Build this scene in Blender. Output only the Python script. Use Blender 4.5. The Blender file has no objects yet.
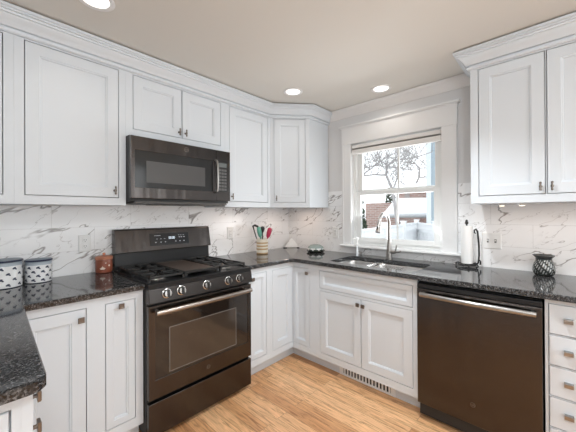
import bpy, bmesh, math, random
from mathutils import Vector, Matrix
PI = math.pi
S = bpy.context.scene
COL = S.collection

# ------------------------------------------------------------------ camera
CAM = Vector((-2.5654, -2.3803, 1.316))
FPX, CY = 291.62, 212.25
ya, pi_, ro = math.radians(42.977), math.radians(0.189), math.radians(-0.308)
fw = Vector((math.cos(pi_)*math.cos(ya), math.cos(pi_)*math.sin(ya), math.sin(pi_)))
rt = Vector((math.sin(ya), -math.cos(ya), 0)); dn = -rt.cross(fw)
rt2 = rt*math.cos(ro) - dn*math.sin(ro); dn2 = rt*math.sin(ro) + dn*math.cos(ro)
cd = bpy.data.cameras.new('camera'); cam = bpy.data.objects.new('camera', cd); COL.objects.link(cam)
m = Matrix((rt2, -dn2, -fw)).transposed().to_4x4(); m.translation = CAM
cam.matrix_world = m
cd.sensor_width = 36; cd.lens = FPX/576*36; cd.shift_y = -(216-CY)/576; cd.clip_start = .02
S.camera = cam

# ------------------------------------------------------------------ light
S.view_settings.view_transform = 'Standard'; S.view_settings.look = 'None'
S.view_settings.gamma = 1; S.view_settings.use_curve_mapping = False
S.view_settings.exposure = -0.15
W = bpy.data.worlds.new('world'); S.world = W; W.use_nodes = True
W.node_tree.nodes['Background'].inputs[0].default_value = (.93, .97, 1, 1)
W.node_tree.nodes['Background'].inputs[1].default_value = 2.0

def area(name, loc, target, sx, sy, power, col):
    l = bpy.data.lights.new(name, 'AREA'); l.shape = 'RECTANGLE'; l.size = sx; l.size_y = sy; l.energy = power; l.color = col
    o = bpy.data.objects.new(name, l); COL.objects.link(o); o.location = loc
    o.rotation_euler = (Vector(target)-Vector(loc)).to_track_quat('-Z', 'Y').to_euler(); return o
area('added_back_fill', (-1.3, -4.95, 1.35), (-1.3, 0, .9), 2.4, 1.9, 44, (.89, .96, 1))  # fill light added at the rear; the back wall has no door
area('added_side_fill', (-3.05, -3.6, 1.55), (0, -2.4, 1.0), 1.5, 1.3, 9, (.92, .97, 1))  # added side fill; the wall behind it has no window
area('daylight_sink_window', (0.16, -1.28, 1.45), (-2.0, -1.5, 2.6),   .8, .9, 17, (.95, .98, 1))
def lamp(name, loc, power, size, col):
    l = bpy.data.lights.new(name, 'POINT'); l.energy = power; l.shadow_soft_size = size; l.color = col
    o = bpy.data.objects.new(name, l); COL.objects.link(o); o.location = loc
lamp('room_ceiling_lamp', (-2.75, -2.75, 2.24), 31, .09, (.91, .965, 1))

for (sx, sy, sl, rz_, pw) in ((-.87, -.24, .48, 0, .6), (-.25, -.30, .25, -PI/4, .7), (-.25, -2.35, .7, PI/2, .75)):
    o = area('added_tile_fill', (sx, sy, 1.366), (sx, sy, 0), sl, .03, pw, (1, .74, .58)); o.rotation_euler = (0, 0, rz_)  # warm fill added to lift and tint the tile; no strip fixtures here

# ------------------------------------------------------------------ materials
MATS = {}
def mat(name, col, rough=.5, metal=0, **k):
    if name in MATS: return MATS[name]
    M = bpy.data.materials.new(name); M.use_nodes = True
    b = M.node_tree.nodes['Principled BSDF']
    b.inputs['Base Color'].default_value = (*col, 1); b.inputs['Roughness'].default_value = rough; b.inputs['Metallic'].default_value = metal
    if 'emit' in k: b.inputs['Emission Color'].default_value = (*k['emit'], 1); b.inputs['Emission Strength'].default_value = k.get('es', 1)
    if 'trans' in k: b.inputs['Transmission Weight'].default_value = k['trans']
    if 'spec' in k: b.inputs['Specular IOR Level'].default_value = k['spec']
    if 'coat' in k: b.inputs['Coat Weight'].default_value = k['coat']; b.inputs['Coat Roughness'].default_value = .05
    MATS[name] = M; return M
class NT:
    def __init__(s, M): s.t = M.node_tree; s.b = s.t.nodes['Principled BSDF']
    def n(s, typ, **k):
        x = s.t.nodes.new(typ)
        for a, v in k.items():
            if a.startswith('i_'): x.inputs[a[2:].replace('_', ' ')].default_value = v
            else: setattr(x, a, v)
        return x
    def l(s, a, b): s.t.links.new(a, b)
    def ramp(s, src, stops):
        r = s.n('ShaderNodeValToRGB'); e = r.color_ramp.elements
        while len(e) > 1: e.remove(e[-1])
        for i, (p, c) in enumerate(stops):
            q = e[0] if i == 0 else e.new(p)
            q.position = p; q.color = (*c, 1) if len(c) == 3 else c
        s.l(src, r.inputs[0]); return r.outputs[0]
    def mix(s, fac, a, b, mode='MIX'):
        x = s.n('ShaderNodeMix', data_type='RGBA', blend_type=mode)
        for v, i in ((fac, 0), (a, 6), (b, 7)):
            if hasattr(v, 'links') or hasattr(v, 'is_linked'): s.l(v, x.inputs[i])
            else: x.inputs[i].default_value = v if i == 0 else (*v, 1)
        return x.outputs[2]
    def bump(s, h, strength, dist=.002):
        b = s.n('ShaderNodeBump'); b.inputs['Strength'].default_value = strength; b.inputs['Distance'].default_value = dist
        s.l(h, b.inputs['Height']); s.l(b.outputs[0], s.b.inputs['Normal'])
    def coord(s, scale=(1, 1, 1), rot=(0, 0, 0), loc=(0, 0, 0), src='Object'):
        c = s.n('ShaderNodeTexCoord'); mp = s.n('ShaderNodeMapping'); mp.inputs['Scale'].default_value = scale
        mp.inputs['Rotation'].default_value = rot; mp.inputs['Location'].default_value = loc
        s.l(c.outputs[src], mp.inputs[0]); return mp.outputs[0]
    def noise(s, vec, scale, detail=4, rough=.5, dist=0):
        x = s.n('ShaderNodeTexNoise'); x.inputs['Scale'].default_value = scale; x.inputs['Detail'].default_value = detail
        x.inputs['Roughness'].default_value = rough; x.inputs['Distortion'].default_value = dist; s.l(vec, x.inputs['Vector']); return x.outputs[0]

white = mat('white_cabinet_paint', (.705, .75, .795), .38)
whitetrim = mat('white_trim_paint', (.86, .86, .86), .4)
wallp = mat('light_grey_wall_paint', (.74, .738, .74), .8)
ceilp = mat('ceiling_paint', (.735, .72, .68), .9)
black = mat('black_plastic', (.012, .012, .013), .35)
dark = mat('dark_metal', (.02, .02, .021), .5)  # plain dark colour for appliance bodies and the grille backing
iron = mat('black_cast_iron', (.018, .018, .018), .55)
enamel = mat('black_enamel', (.012, .012, .013), .3, spec=.35)
glassblk = mat('black_oven_glass', (.018, .014, .012), .06, spec=.7)
glassin = mat('oven_window_glass', (.05, .037, .028), .1, spec=.7)
nickel = mat('brushed_nickel', (.36, .345, .33), .28, 1)
pewter = mat('dark_pewter', (.23, .20, .175), .36, 1)
chrome = mat('polished_steel', (.50, .49, .48), .22, 1)
bronze = mat('warm_steel_handle', (.36, .32, .29), .3, 1)
plate = mat('white_plastic', (.84, .84, .83), .35)
ceram = mat('white_glazed_ceramic', (.82, .83, .84), .18)
navy = mat('navy_glaze', (.03, .04, .08), .3)
slate = mat('slate_blue_rubber', (.20, .25, .31), .4)
paperw = mat('paper_towel', (.86, .86, .85), .9)
lampm = mat('lamp_diffuser', (1, 1, 1), .5, emit=(1, .96, .9), es=2.2)
blind = mat('cellular_shade_fabric', (.80, .78, .76), .85)
wframe = mat('white_window_vinyl', (.86, .87, .86), .3)

def steel(name, base, rough):
    M = mat(name, base, rough, 1); t = NT(M)
    v = t.coord((1.2, 1.2, 160)); n = t.noise(v, 3, 3, .6)
    v2 = t.coord((1, 1, 1)); n2 = t.noise(v2, 3, 2)
    rr = t.n('ShaderNodeMapRange'); rr.inputs[3].default_value = rough*.8; rr.inputs[4].default_value = rough*1.25
    t.l(n2, rr.inputs[0]); t.l(rr.outputs[0], t.b.inputs['Roughness'])
    v3 = t.coord((5, 5, .35)); n3 = t.noise(v3, 1.6, 2, .5)
    b0 = t.n('ShaderNodeBump'); b0.inputs['Strength'].default_value = .5; b0.inputs['Distance'].default_value = .02; t.l(n3, b0.inputs['Height'])
    t.bump(n, .3, .001); t.l(b0.outputs[0], t.b.inputs['Normal'].links[0].from_node.inputs['Normal']); t.b.inputs['Anisotropic'].default_value = .5
    return M
steelb = steel('dark_stainless_steel', (.086, .077, .073), .2)
sinkst = steel('brushed_sink_steel', (.62, .61, .60), .26)

def granite():
    M = mat('black_granite', (.02, .02, .02), .07, spec=.5); t = NT(M); v = t.coord()
    vo = t.n('ShaderNodeTexVoronoi'); vo.inputs['Scale'].default_value = 240; t.l(v, vo.inputs['Vector'])
    sp = t.n('ShaderNodeSeparateColor'); t.l(vo.outputs['Color'], sp.inputs[0])
    fleck = t.ramp(sp.outputs[0], [(0, (.010, .010, .011)), (.45, (.026, .026, .027)), (.72, (.07, .07, .072)), (.9, (.13, .13, .133)), (1, (.17, .17, .17))])
    tc = t.n('ShaderNodeTexCoord'); mp = t.n('ShaderNodeMapping', vector_type='TEXTURE'); mp.inputs['Rotation'].default_value = (0, 0, .45); mp.inputs['Scale'].default_value = (1, .28, .5)
    t.l(tc.outputs['Object'], mp.inputs[0]); n = t.noise(mp.outputs[0], 34, 5, .7, .6)
    vein = t.ramp(n, [(.34, (.4, .4, .4)), (.48, (.75, .75, .75)), (.57, (1.4, 1.4, 1.42)), (.64, (1.1, 1.1, 1.1)), (1, (.7, .7, .7))])
    t.l(t.mix(1, fleck, vein, 'MULTIPLY'), t.b.inputs['Base Color']); return M
gran = granite()

def marble():
    M = mat('marble_look_tile', (.85, .85, .85), .16); t = NT(M)
    c = t.n('ShaderNodeTexCoord'); s = t.n('ShaderNodeSeparateXYZ'); t.l(c.outputs['Object'], s.inputs[0])
    sub = t.n('ShaderNodeMath', operation='SUBTRACT'); t.l(s.outputs[0], sub.inputs[0]); t.l(s.outputs[1], sub.inputs[1])
    cb = t.n('ShaderNodeCombineXYZ'); t.l(sub.outputs[0], cb.inputs[0]); t.l(s.outputs[2], cb.inputs[1])
    mp = t.n('ShaderNodeMapping'); mp.inputs['Location'].default_value = (.11, -.914, 0); t.l(cb.outputs[0], mp.inputs[0])
    br = t.n('ShaderNodeTexBrick'); t.l(mp.outputs[0], br.inputs['Vector'])
    for k, vv in (('Scale', 1), ('Mortar Size', .0011), ('Brick Width', .47), ('Row Height', .157), ('Mortar Smooth', .1), ('Bias', 0)): br.inputs[k].default_value = vv
    br.inputs['Color1'].default_value = (0, 0, 0, 1); br.inputs['Color2'].default_value = (1, 1, 1, 1)
    # each tile takes its own piece of the vein pattern
    off = t.n('ShaderNodeVectorMath', operation='SCALE'); t.l(br.outputs['Color'], off.inputs[0]); off.inputs['Scale'].default_value = 3.7
    add = t.n('ShaderNodeVectorMath', operation='ADD'); t.l(mp.outputs[0], add.inputs[0]); t.l(off.outputs[0], add.inputs[1])
    m2 = t.n('ShaderNodeMapping', vector_type='TEXTURE'); m2.inputs['Rotation'].default_value = (0, 0, .55); m2.inputs['Scale'].default_value = (1, .42, 1); t.l(add.outputs[0], m2.inputs[0])
    def ridge(sc, w, det, dist):
        n = t.noise(m2.outputs[0], sc, det, .55, dist)
        a = t.n('ShaderNodeMath', operation='SUBTRACT'); t.l(n, a.inputs[0]); a.inputs[1].default_value = .5
        b = t.n('ShaderNodeMath', operation='ABSOLUTE'); t.l(a.outputs[0], b.inputs[0])
        return t.ramp(b.outputs[0], [(0, (1, 1, 1)), (w*.45, (.7, .7, .7)), (w, (0, 0, 0))])
    r1 = ridge(1.5, .0105, 4, .35); r2 = ridge(3.2, .0075, 4, .3)
    mask = t.ramp(t.noise(m2.outputs[0], 2.2, 2), [(.34, (0, 0, 0)), (.48, (1, 1, 1))])
    r1 = t.mix(1, r1, mask, 'MULTIPLY'); 
    mask2 = t.ramp(t.noise(mp.outputs[0], 5, 2), [(.42, (0, 0, 0)), (.62, (.9, .9, .9))])
    r2 = t.mix(1, r2, mask2, 'MULTIPLY')
    cloud = t.ramp(t.noise(m2.outputs[0], 1.7, 5), [(.3, (.96, .965, .97)), (.7, (.92, .925, .935))])
    c1 = t.mix(r1, cloud, (.30, .28, .27)); c2 = t.mix(r2, c1, (.46, .445, .44))
    gr = t.mix(br.outputs['Fac'], c2, (.70, .70, .70))
    t.l(gr, t.b.inputs['Base Color']); return M
marb = marble()

def oak():
    M = mat('oak_floor', (.5, .3, .15), .3); t = NT(M)
    v = t.coord((1, 1, 1), (0, 0, PI/2))
    br = t.n('ShaderNodeTexBrick'); t.l(v, br.inputs['Vector']); br.offset = .37; br.offset_frequency = 2
    for k, vv in (('Scale', 1), ('Mortar Size', .0009), ('Brick Width', 1.05), ('Row Height', .083), ('Mortar Smooth', .2), ('Bias', 0)): br.inputs[k].default_value = vv
    br.inputs['Color1'].default_value = (0, 0, 0, 1); br.inputs['Color2'].default_value = (1, 1, 1, 1); br.inputs['Mortar'].default_value = (.5, .5, .5, 1)
    base = t.ramp(br.outputs['Color'], [(0, (.58, .29, .13)), (.3, (.80, .46, .235)), (.65, (.90, .57, .32)), (1, (.70, .375, .18))])
    off = t.n('ShaderNodeVectorMath', operation='SCALE'); t.l(br.outputs['Color'], off.inputs[0]); off.inputs['Scale'].default_value = 5.3
    add = t.n('ShaderNodeVectorMath', operation='ADD'); t.l(v, add.inputs[0]); t.l(off.outputs[0], add.inputs[1])
    m2 = t.n('ShaderNodeMapping'); m2.inputs['Scale'].default_value = (2.2, 26, 1); t.l(add.outputs[0], m2.inputs[0])
    g = t.ramp(t.noise(m2.outputs[0], 2.2, 5, .6, 1.4), [(.36, (.56, .48, .41)), (.47, (.92, .90, .88)), (.66, (1.12, 1.12, 1.1))])
    m3 = t.n('ShaderNodeMapping'); m3.inputs['Scale'].default_value = (5, 150, 1); t.l(add.outputs[0], m3.inputs[0])
    g2 = t.ramp(t.noise(m3.outputs[0], 2, 3), [(.35, (.82, .79, .76)), (.6, (1.04, 1.04, 1.04))])
    c = t.mix(1, t.mix(1, base, g, 'MULTIPLY'), g2, 'MULTIPLY')
    c = t.mix(br.outputs['Fac'], c, (.16, .08, .04)); t.l(c, t.b.inputs['Base Color']); return M
oakm = oak()
def brickm():
    M = mat('red_brick', (.4, .2, .15), .9); t = NT(M)
    c = t.n('ShaderNodeTexCoord'); s = t.n('ShaderNodeSeparateXYZ'); t.l(c.outputs['Object'], s.inputs[0])
    sub = t.n('ShaderNodeMath', operation='SUBTRACT'); t.l(s.outputs[0], sub.inputs[0]); t.l(s.outputs[1], sub.inputs[1])
    cb = t.n('ShaderNodeCombineXYZ'); t.l(sub.outputs[0], cb.inputs[0]); t.l(s.outputs[2], cb.inputs[1])
    br = t.n('ShaderNodeTexBrick'); t.l(cb.outputs[0], br.inputs['Vector'])
    for k, vv in (('Scale', 1), ('Mortar Size', .012), ('Brick Width', .3), ('Row Height', .1)): br.inputs[k].default_value = vv
    br.inputs['Color1'].default_value = (.50, .33, .29, 1); br.inputs['Color2'].default_value = (.38, .24, .21, 1); br.inputs['Mortar'].default_value = (.6, .55, .52, 1)
    t.l(br.outputs['Color'], t.b.inputs['Base Color']); return M
brick = brickm()
roofm = mat('pale_roof', (.92, .92, .92), .8)  # one even near-white colour for every roof
fencem = mat('white_vinyl_fence', (.86, .88, .9), .5)
clap = mat('blue_grey_clapboard', (.40, .48, .54), .7)
bark = mat('grey_bark', (.40, .385, .385), .9)
shrubm = mat('evergreen_foliage', (.10, .13, .09), .9)
groundm = mat('pale_ground', (.62, .63, .62), .9)

def winglass():
    M = bpy.data.materials.new('window_glass'); M.use_nodes = True; n = M.node_tree.nodes; n.clear()
    o = n.new('ShaderNodeOutputMaterial'); mx = n.new('ShaderNodeMixShader'); a = n.new('ShaderNodeBsdfTransparent'); b = n.new('ShaderNodeBsdfGlossy')
    b.inputs['Roughness'].default_value = .02; fr = n.new('ShaderNodeFresnel'); fr.inputs[0].default_value = 1.3
    L = M.node_tree.links; L.new(fr.outputs[0], mx.inputs[0]); L.new(a.outputs[0], mx.inputs[1]); L.new(b.outputs[0], mx.inputs[2]); L.new(mx.outputs[0], o.inputs[0]); return M
wglass = winglass()

# ------------------------------------------------------------------ mesh helpers
def obj(name, bm, mats, parent=None, smooth=False, bevel=0, seg=2):
    bmesh.ops.recalc_face_normals(bm, faces=bm.faces[:])
    me = bpy.data.meshes.new(name); bm.to_mesh(me); bm.free()
    o = bpy.data.objects.new(name, me); COL.objects.link(o)
    for x in (mats if isinstance(mats, (list, tuple)) else [mats]): me.materials.append(x)
    if smooth:
        for p in me.polygons: p.use_smooth = True
        if smooth != 'all':
            e = o.modifiers.new('split', 'EDGE_SPLIT'); e.split_angle = math.radians(38)
    if bevel:
        b = o.modifiers.new('bevel', 'BEVEL'); b.width = bevel; b.segments = seg; b.limit_method = 'ANGLE'; b.angle_limit = math.radians(40)
    if parent is not None: o.parent = parent
    return o
def thing(name, label, cat, loc=(0, 0, 0), rz=0, group=None):
    o = bpy.data.objects.new(name, None); COL.objects.link(o); o.location = loc; o.rotation_euler = (0, 0, rz)
    o.empty_display_size = .05; return tag(o, label, cat, group)
def tag(o, label, cat, group=None):
    o['label'] = label; o['category'] = cat
    if group: o['group'] = group
    return o
def struct(o): o['kind'] = 'structure'; return o
def kids(o): return [c for c in bpy.data.objects if c.parent == o]
def dup(root, loc, rz=None, label=None):
    r = root.copy(); COL.objects.link(r); r.location = loc
    if rz is not None: r.rotation_euler = (0, 0, rz)
    if label: r['label'] = label
    for c in kids(root):
        d = c.copy(); COL.objects.link(d); d.parent = r
        for g in kids(c):
            h = g.copy(); COL.objects.link(h); h.parent = d
    return r
def box(bm, x0, x1, y0, y1, z0, z1, mi=0):
    v = [bm.verts.new((x, y, z)) for x in (x0, x1) for y in (y0, y1) for z in (z0, z1)]
    for q in ((0, 1, 3, 2), (4, 6, 7, 5), (0, 4, 5, 1), (2, 3, 7, 6), (0, 2, 6, 4), (1, 5, 7, 3)):
        bm.faces.new([v[i] for i in q]).material_index = mi
    return v
def B(*b):
    bm = bmesh.new()
    for q in b: box(bm, *q)
    return bm
def frame_axes(d):
    d = d.normalized(); a = Vector((0, 0, 1)) if abs(d.z) < .9 else Vector((1, 0, 0))
    u = d.cross(a).normalized(); return u, d.cross(u).normalized()
def tube(bm, pts, r, seg=10, mi=0, closed=False):
    pts = [Vector(p) for p in pts]; n = len(pts); rs = r if isinstance(r, (list, tuple)) else [r]*n
    rings = []; u = None
    for i, p in enumerate(pts):
        if closed: d = pts[(i+1) % n]-pts[i-1]
        else: d = pts[min(i+1, n-1)]-pts[max(i-1, 0)]
        d.normalize()
        if u is None: u, w = frame_axes(d)
        else: u = (u-d*u.dot(d)).normalized(); w = d.cross(u)
        rings.append([bm.verts.new(p+(u*math.cos(2*PI*k/seg)+w*math.sin(2*PI*k/seg))*rs[i]) for k in range(seg)])
    for i in range(n if closed else n-1):
        a, b = rings[i], rings[(i+1) % n]
        for k in range(seg): bm.faces.new((a[k], a[(k+1) % seg], b[(k+1) % seg], b[k])).material_index = mi
    if not closed:
        bm.faces.new(rings[0][::-1]).material_index = mi; bm.faces.new(rings[-1]).material_index = mi
def lathe(bm, prof, c=(0, 0, 0), seg=32, mis=None, twist=0, axis='z', wob=None):
    c = Vector(c); rings = []
    for i, (r, z) in enumerate(prof):
        rg = []
        for k in range(seg):
            a = 2*PI*(k+twist*i)/seg; rr = max(r, 1e-4)*(1+(wob(a, i) if wob else 0))
            p = (rr*math.cos(a), rr*math.sin(a), z)
            if axis == 'y': p = (p[0], -p[2], p[1])
            if axis == 'x': p = (p[2], p[0], p[1])
            rg.append(bm.verts.new(c+Vector(p)))
        rings.append(rg)
    for i in range(len(rings)-1):
        for k in range(seg):
            f = bm.faces.new((rings[i][k], rings[i][(k+1) % seg], rings[i+1][(k+1) % seg], rings[i+1][k]))
            f.material_index = (mis(i, k) if callable(mis) else mis[i]) if mis else 0
    for rg, i in ((rings[0], 0), (rings[-1], len(rings)-2)):
        f = bm.faces.new(rg); f.material_index = ((mis(i, 0) if callable(mis) else mis[i]) if mis else 0)
def cyl(bm, c, r, h, axis='z', seg=24, mi=0): lathe(bm, [(r, 0), (r, h)], c, seg, [mi], 0, axis)
def poly_prism(bm, pts, z0, z1, ease=0, mi=0):
    n = len(pts); P = [Vector(p) for p in pts]
    area_ = sum(P[i].x*P[(i+1) % n].y-P[(i+1) % n].x*P[i].y for i in range(n))
    if area_ < 0: P.reverse()
    def inset(d):
        out = []
        for i in range(n):
            a = (P[i]-P[i-1]).normalized(); b = (P[(i+1) % n]-P[i]).normalized()
            na, nb = Vector((-a.y, a.x)), Vector((-b.y, b.x)); k = na+nb
            out.append(P[i]+k*(d/max(.3, k.dot(na))))
        return out
    lv = [(0, z0), (0, z1-ease), (ease*.3, z1-ease*.3), (ease, z1)] if ease else [(0, z0), (0, z1)]
    R = [[bm.verts.new((q.x, q.y, z)) for q in inset(d)] for d, z in lv]
    for i in range(len(R)-1):
        for k in range(n): bm.faces.new((R[i][k], R[i][(k+1) % n], R[i+1][(k+1) % n], R[i+1][k])).material_index = mi
    return R
def sweep(bm, path, prof):
    """profile (out, z) swept along a plan polyline; out is to the right of travel"""
    P = [Vector(p) for p in path]; n = len(P); rows = []
    for i in range(n):
        a = (P[i]-P[i-1]).normalized() if i else (P[1]-P[0]).normalized()
        b = (P[i+1]-P[i]).normalized() if i < n-1 else a
        na, nb = Vector((a.y, -a.x)), Vector((b.y, -b.x)); k = na+nb; k = k/k.dot(na)
        rows.append([bm.verts.new((P[i].x+k.x*o, P[i].y+k.y*o, z)) for o, z in prof])
    L = len(prof)
    for i in range(n-1):
        for j in range(L): bm.faces.new((rows[i][j], rows[i][(j+1) % L], rows[i+1][(j+1) % L], rows[i+1][j]))
    bm.faces.new(rows[0]); bm.faces.new(rows[-1][::-1])
def frame_sheet(bm, u0, u1, z0, z1, holes, y0, y1):
    """a board with openings, front at y0, back at y1"""
    us = sorted({u0, u1, *[h[0] for h in holes], *[h[1] for h in holes]}); zs = sorted({z0, z1, *[h[2] for h in holes], *[h[3] for h in holes]})
    V = {}
    def vt(i, j):
        if (i, j) not in V: V[i, j] = bm.verts.new((us[i], y0, zs[j]))
        return V[i, j]
    fs = []
    for i in range(len(us)-1):
        for j in range(len(zs)-1):
            cu, cz = (us[i]+us[i+1])/2, (zs[j]+zs[j+1])/2
            if any(h[0] < cu < h[1] and h[2] < cz < h[3] for h in holes): continue
            fs.append(bm.faces.new((vt(i, j), vt(i+1, j), vt(i+1, j+1), vt(i, j+1))))
    r = bmesh.ops.extrude_face_region(bm, geom=fs)
    for e in r['geom']:
        if isinstance(e, bmesh.types.BMVert): e.co.y = y1
def rings_panel(bm, u0, u1, z0, z1, prof, yb):
    """slab whose front follows (inset, y) rings"""
    R = []
    for ins, y in [(0, yb)]+prof:
        R.append([bm.verts.new(p) for p in ((u0+ins, y, z0+ins), (u1-ins, y, z0+ins), (u1-ins, y, z1-ins), (u0+ins, y, z1-ins))])
    for a, b in zip(R, R[1:]):
        for k in range(4): bm.faces.new((a[k], a[(k+1) % 4], b[(k+1) % 4], b[k]))
    bm.faces.new(R[0][::-1]); bm.faces.new(R[-1])
def text_into(bm, s, size, mtx, mi=0):
    cu = bpy.data.curves.new('t', 'FONT'); cu.body = s; cu.size = size; cu.align_x = 'CENTER'; cu.align_y = 'CENTER'; cu.extrude = .0004
    o = bpy.data.objects.new('t', cu); COL.objects.link(o); dg = bpy.context.evaluated_depsgraph_get()
    me = bpy.data.meshes.new_from_object(o.evaluated_get(dg)); n0 = len(bm.verts); f0 = len(bm.faces)
    bm.from_mesh(me); bm.verts.ensure_lookup_table(); bm.faces.ensure_lookup_table()
    for v in bm.verts[n0:]: v.co = mtx @ v.co
    for f in bm.faces[f0:]: f.material_index = mi
    bpy.data.objects.remove(o); bpy.data.curves.remove(cu); bpy.data.meshes.remove(me)

# ------------------------------------------------------------------ room shell
ZC, ZT, XL, YB = 2.3654, .914, -3.10, -5.0
struct(obj('floor', B((XL-.12, .12, YB-.12, .12, -.1, 0)), oakm))
cb = bmesh.new(); box(cb, XL-.12, .15, YB-.12, .12, ZC, ZC+.1); struct(obj('ceiling', cb, ceilp))
struct(obj('wall_left', B((XL-.12, .15, 0, .12, 0, ZC)), wallp))
WY0, WY1, WZ0, WZ1 = -1.69, -.864, .998, 2.004     # window opening
struct(obj('wall_right', B((0, .15, YB, WY0, 0, ZC), (0, .15, WY1, 0, 0, ZC), (0, .15, WY0, WY1, 0, WZ0), (0, .15, WY0, WY1, WZ1, ZC)), wallp))
struct(obj('wall_side', B((XL-.12, XL, YB, 0, 0, ZC)), wallp))
struct(obj('wall_back', B((XL, 0, YB-.12, YB, 0, ZC)), wallp))
# marble look tile, four courses, on both walls
TB = .008
struct(obj('trim_1', B((XL, -.008, -TB, 0, ZT, 1.372), (-1.90, -1.14, -TB, 0, .80, ZT), (-1.90, -1.14, -TB, 0, 1.372, 1.45)), marb))
struct(obj('trim_2', B((-TB, 0, -.757, -.0, ZT, 1.542), (-TB, 0, -1.803, -.757, ZT, .99), (-TB, 0, -2.95, -1.803, ZT, 1.542)), marb))

# crown mouldings
CP = [(0, 2.244), (.013, 2.244), (.018, 2.250), (.018, 2.259), (.006, 2.262), (.008, 2.270), (.022, 2.272), (.026, 2.282), (.036, 2.296), (.050, 2.312), (.053, 2.320), (.062, 2.322), (.064, 2.330), (.074, 2.333), (.074, 2.340), (.082, 2.343), (.082, ZC-.009), (0, ZC-.009)]
FU, FB = -.3256, -.61
b = bmesh.new(); sweep(b, [(XL, FU), (-.612, FU), (-.322, -.585), (-.0, -.585)], CP); struct(obj('trim_3', b, white, smooth=True))
CW = [(0, 2.278), (.010, 2.278), (.012, 2.290), (.022, 2.300), (.036, 2.324), (.046, 2.340), (.052, 2.344), (.056, ZC-.003), (0, ZC-.003)]
b = bmesh.new(); sweep(b, [(0, -.60), (0, -1.956)], CW); struct(obj('trim_4', b, whitetrim, smooth=True))
b = bmesh.new(); sweep(b, [(0, -1.956), (-.3501, -1.956), (-.3501, -2.95)], CP); struct(obj('trim_5', b, white, smooth=True))

# ------------------------------------------------------------------ window
wn = bpy.data.objects.new('window_1', None); COL.objects.link(wn); struct(wn); wn.location = (0, -1.28, 1.0)
def wpart(name, bm, m, **k):
    for v in bm.verts: v.co -= Vector((0, -1.28, 1.0))
    return obj(name, bm, m, wn, **k)
wpart('casing', B((-.022, 0, -1.80, WY0, .999, 2.0), (-.022, 0, WY1, -.765, .999, 2.0), (-.028, -.022, -1.80, -1.782, .999, 2.0), (-.028, -.022, -.783, -.765, .999, 2.0)), whitetrim, bevel=.002)
wpart('head_casing', B((-.026, 0, -1.803, -.762, 2.0, 2.162), (-.032, 0, -1.812, -.753, 2.162, 2.170), (-.046, 0, -1.826, -.739, 2.170, 2.186)), whitetrim, bevel=.002)
wpart('stool', B((-.062, .05, -1.832, -.755, .982, 1.0)), whitetrim, bevel=.004)
wpart('jamb', B((.03, .15, WY0, WY0+.03, 1.0, WZ1), (.03, .15, WY1-.03, WY1, 1.0, WZ1), (.06, .15, WY0, WY1, WZ1-.03, WZ1), (0.05, .15, WY0, WY1, 1.0, 1.03)), wframe)
def sash(name, x0, x1, za, zb, ra, rb):
    b = bmesh.new(); y0, y1 = WY0+.03, WY1-.03; s = .045
    for q in ((x0, x1, y0, y0+s, za, zb), (x0, x1, y1-s, y1, za, zb), (x0, x1, y0+s, y1-s, za, za+ra), (x0, x1, y0+s, y1-s, zb-rb, zb), (x0+.008, x1-.008, -1.312, -1.294, za+ra, zb-rb)): box(b, *q)
    o = wpart(name, b, wframe, bevel=.003)
    g = bmesh.new(); box(g, (x0+x1)/2-.002, (x0+x1)/2+.002, y0+s, y1-s, za+ra, zb-rb); wpart('glass_pane', g, wglass)
sash('lower_sash', .035, .065, 1.03, 1.525, .045, .035)
sash('upper_sash', .07, .10, 1.50, 1.975, .045, .045)
bl = thing('window_shade', 'off-white cellular shade drawn up to the top of the window above the sink', 'blind', (.02, -1.277, 1.91))
def bpart(name, bm, m, **k):
    for v in bm.verts: v.co -= Vector((.02, -1.277, 1.91))
    return obj(name, bm, m, bl, **k)
bpart('headrail', B((-.014, .024, WY0+.006, WY1-.006, 1.952, 1.984)), blind, bevel=.003)
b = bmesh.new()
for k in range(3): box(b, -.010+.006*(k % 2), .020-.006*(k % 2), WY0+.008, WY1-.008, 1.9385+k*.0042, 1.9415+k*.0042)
bpart('folded_fabric', b, mat('painted_fold_shade', (.30, .285, .27), .9))  # fabric coloured dark to paint in the shade between the rails
bpart('bottom_rail', B((-.014, .024, WY0+.006, WY1-.006, 1.896, 1.9375)), blind, bevel=.003)

# ------------------------------------------------------------------ cabinets
def door_mesh(u0, u1, z0, z1, st=.058, flat=False, yo=0):
    b = bmesh.new()
    if flat: prof = [(0, yo+.0015), (.0015, yo)]
    else: prof = [(0, yo+.0015), (.0015, yo), (st, yo), (st+.002, yo+.004), (st+.008, yo+.005), (st+.010, yo+.012)]
    rings_panel(b, u0, u1, z0, z1, prof, yo+.018); return b
def square_knob(parent, u, z, y=0, n='knob'):
    b = bmesh.new(); lathe(b, [(.009, 0), (.0055, .004), (.0055, .013)], (u, y, z), 14, None, 0, 'y')
    s = .0135
    rings_panel(b, u-s, u+s, z-s, z+s, [(-.0, y-.0185), (.002, y-.0205), (.005, y-.0205), (.007, y-.019)], y-.012)
    return obj(n, b, pewter, parent)
def bar_knob(parent, u, z, y=0):
    b = bmesh.new(); lathe(b, [(.008, 0), (.005, .004), (.005, .022)], (u, y, z), 12, None, 0, 'y')
    tube(b, [(u, y-.022, z-.026), (u, y-.022, z-.021), (u, y-.022, z-.010), (u, y-.022, z), (u, y-.022, z+.010), (u, y-.022, z+.021), (u, y-.022, z+.026)], [.003, .0062, .0042, .007, .0042, .0062, .003], 12)
    return obj('knob', b, pewter, parent, smooth=True)
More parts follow.
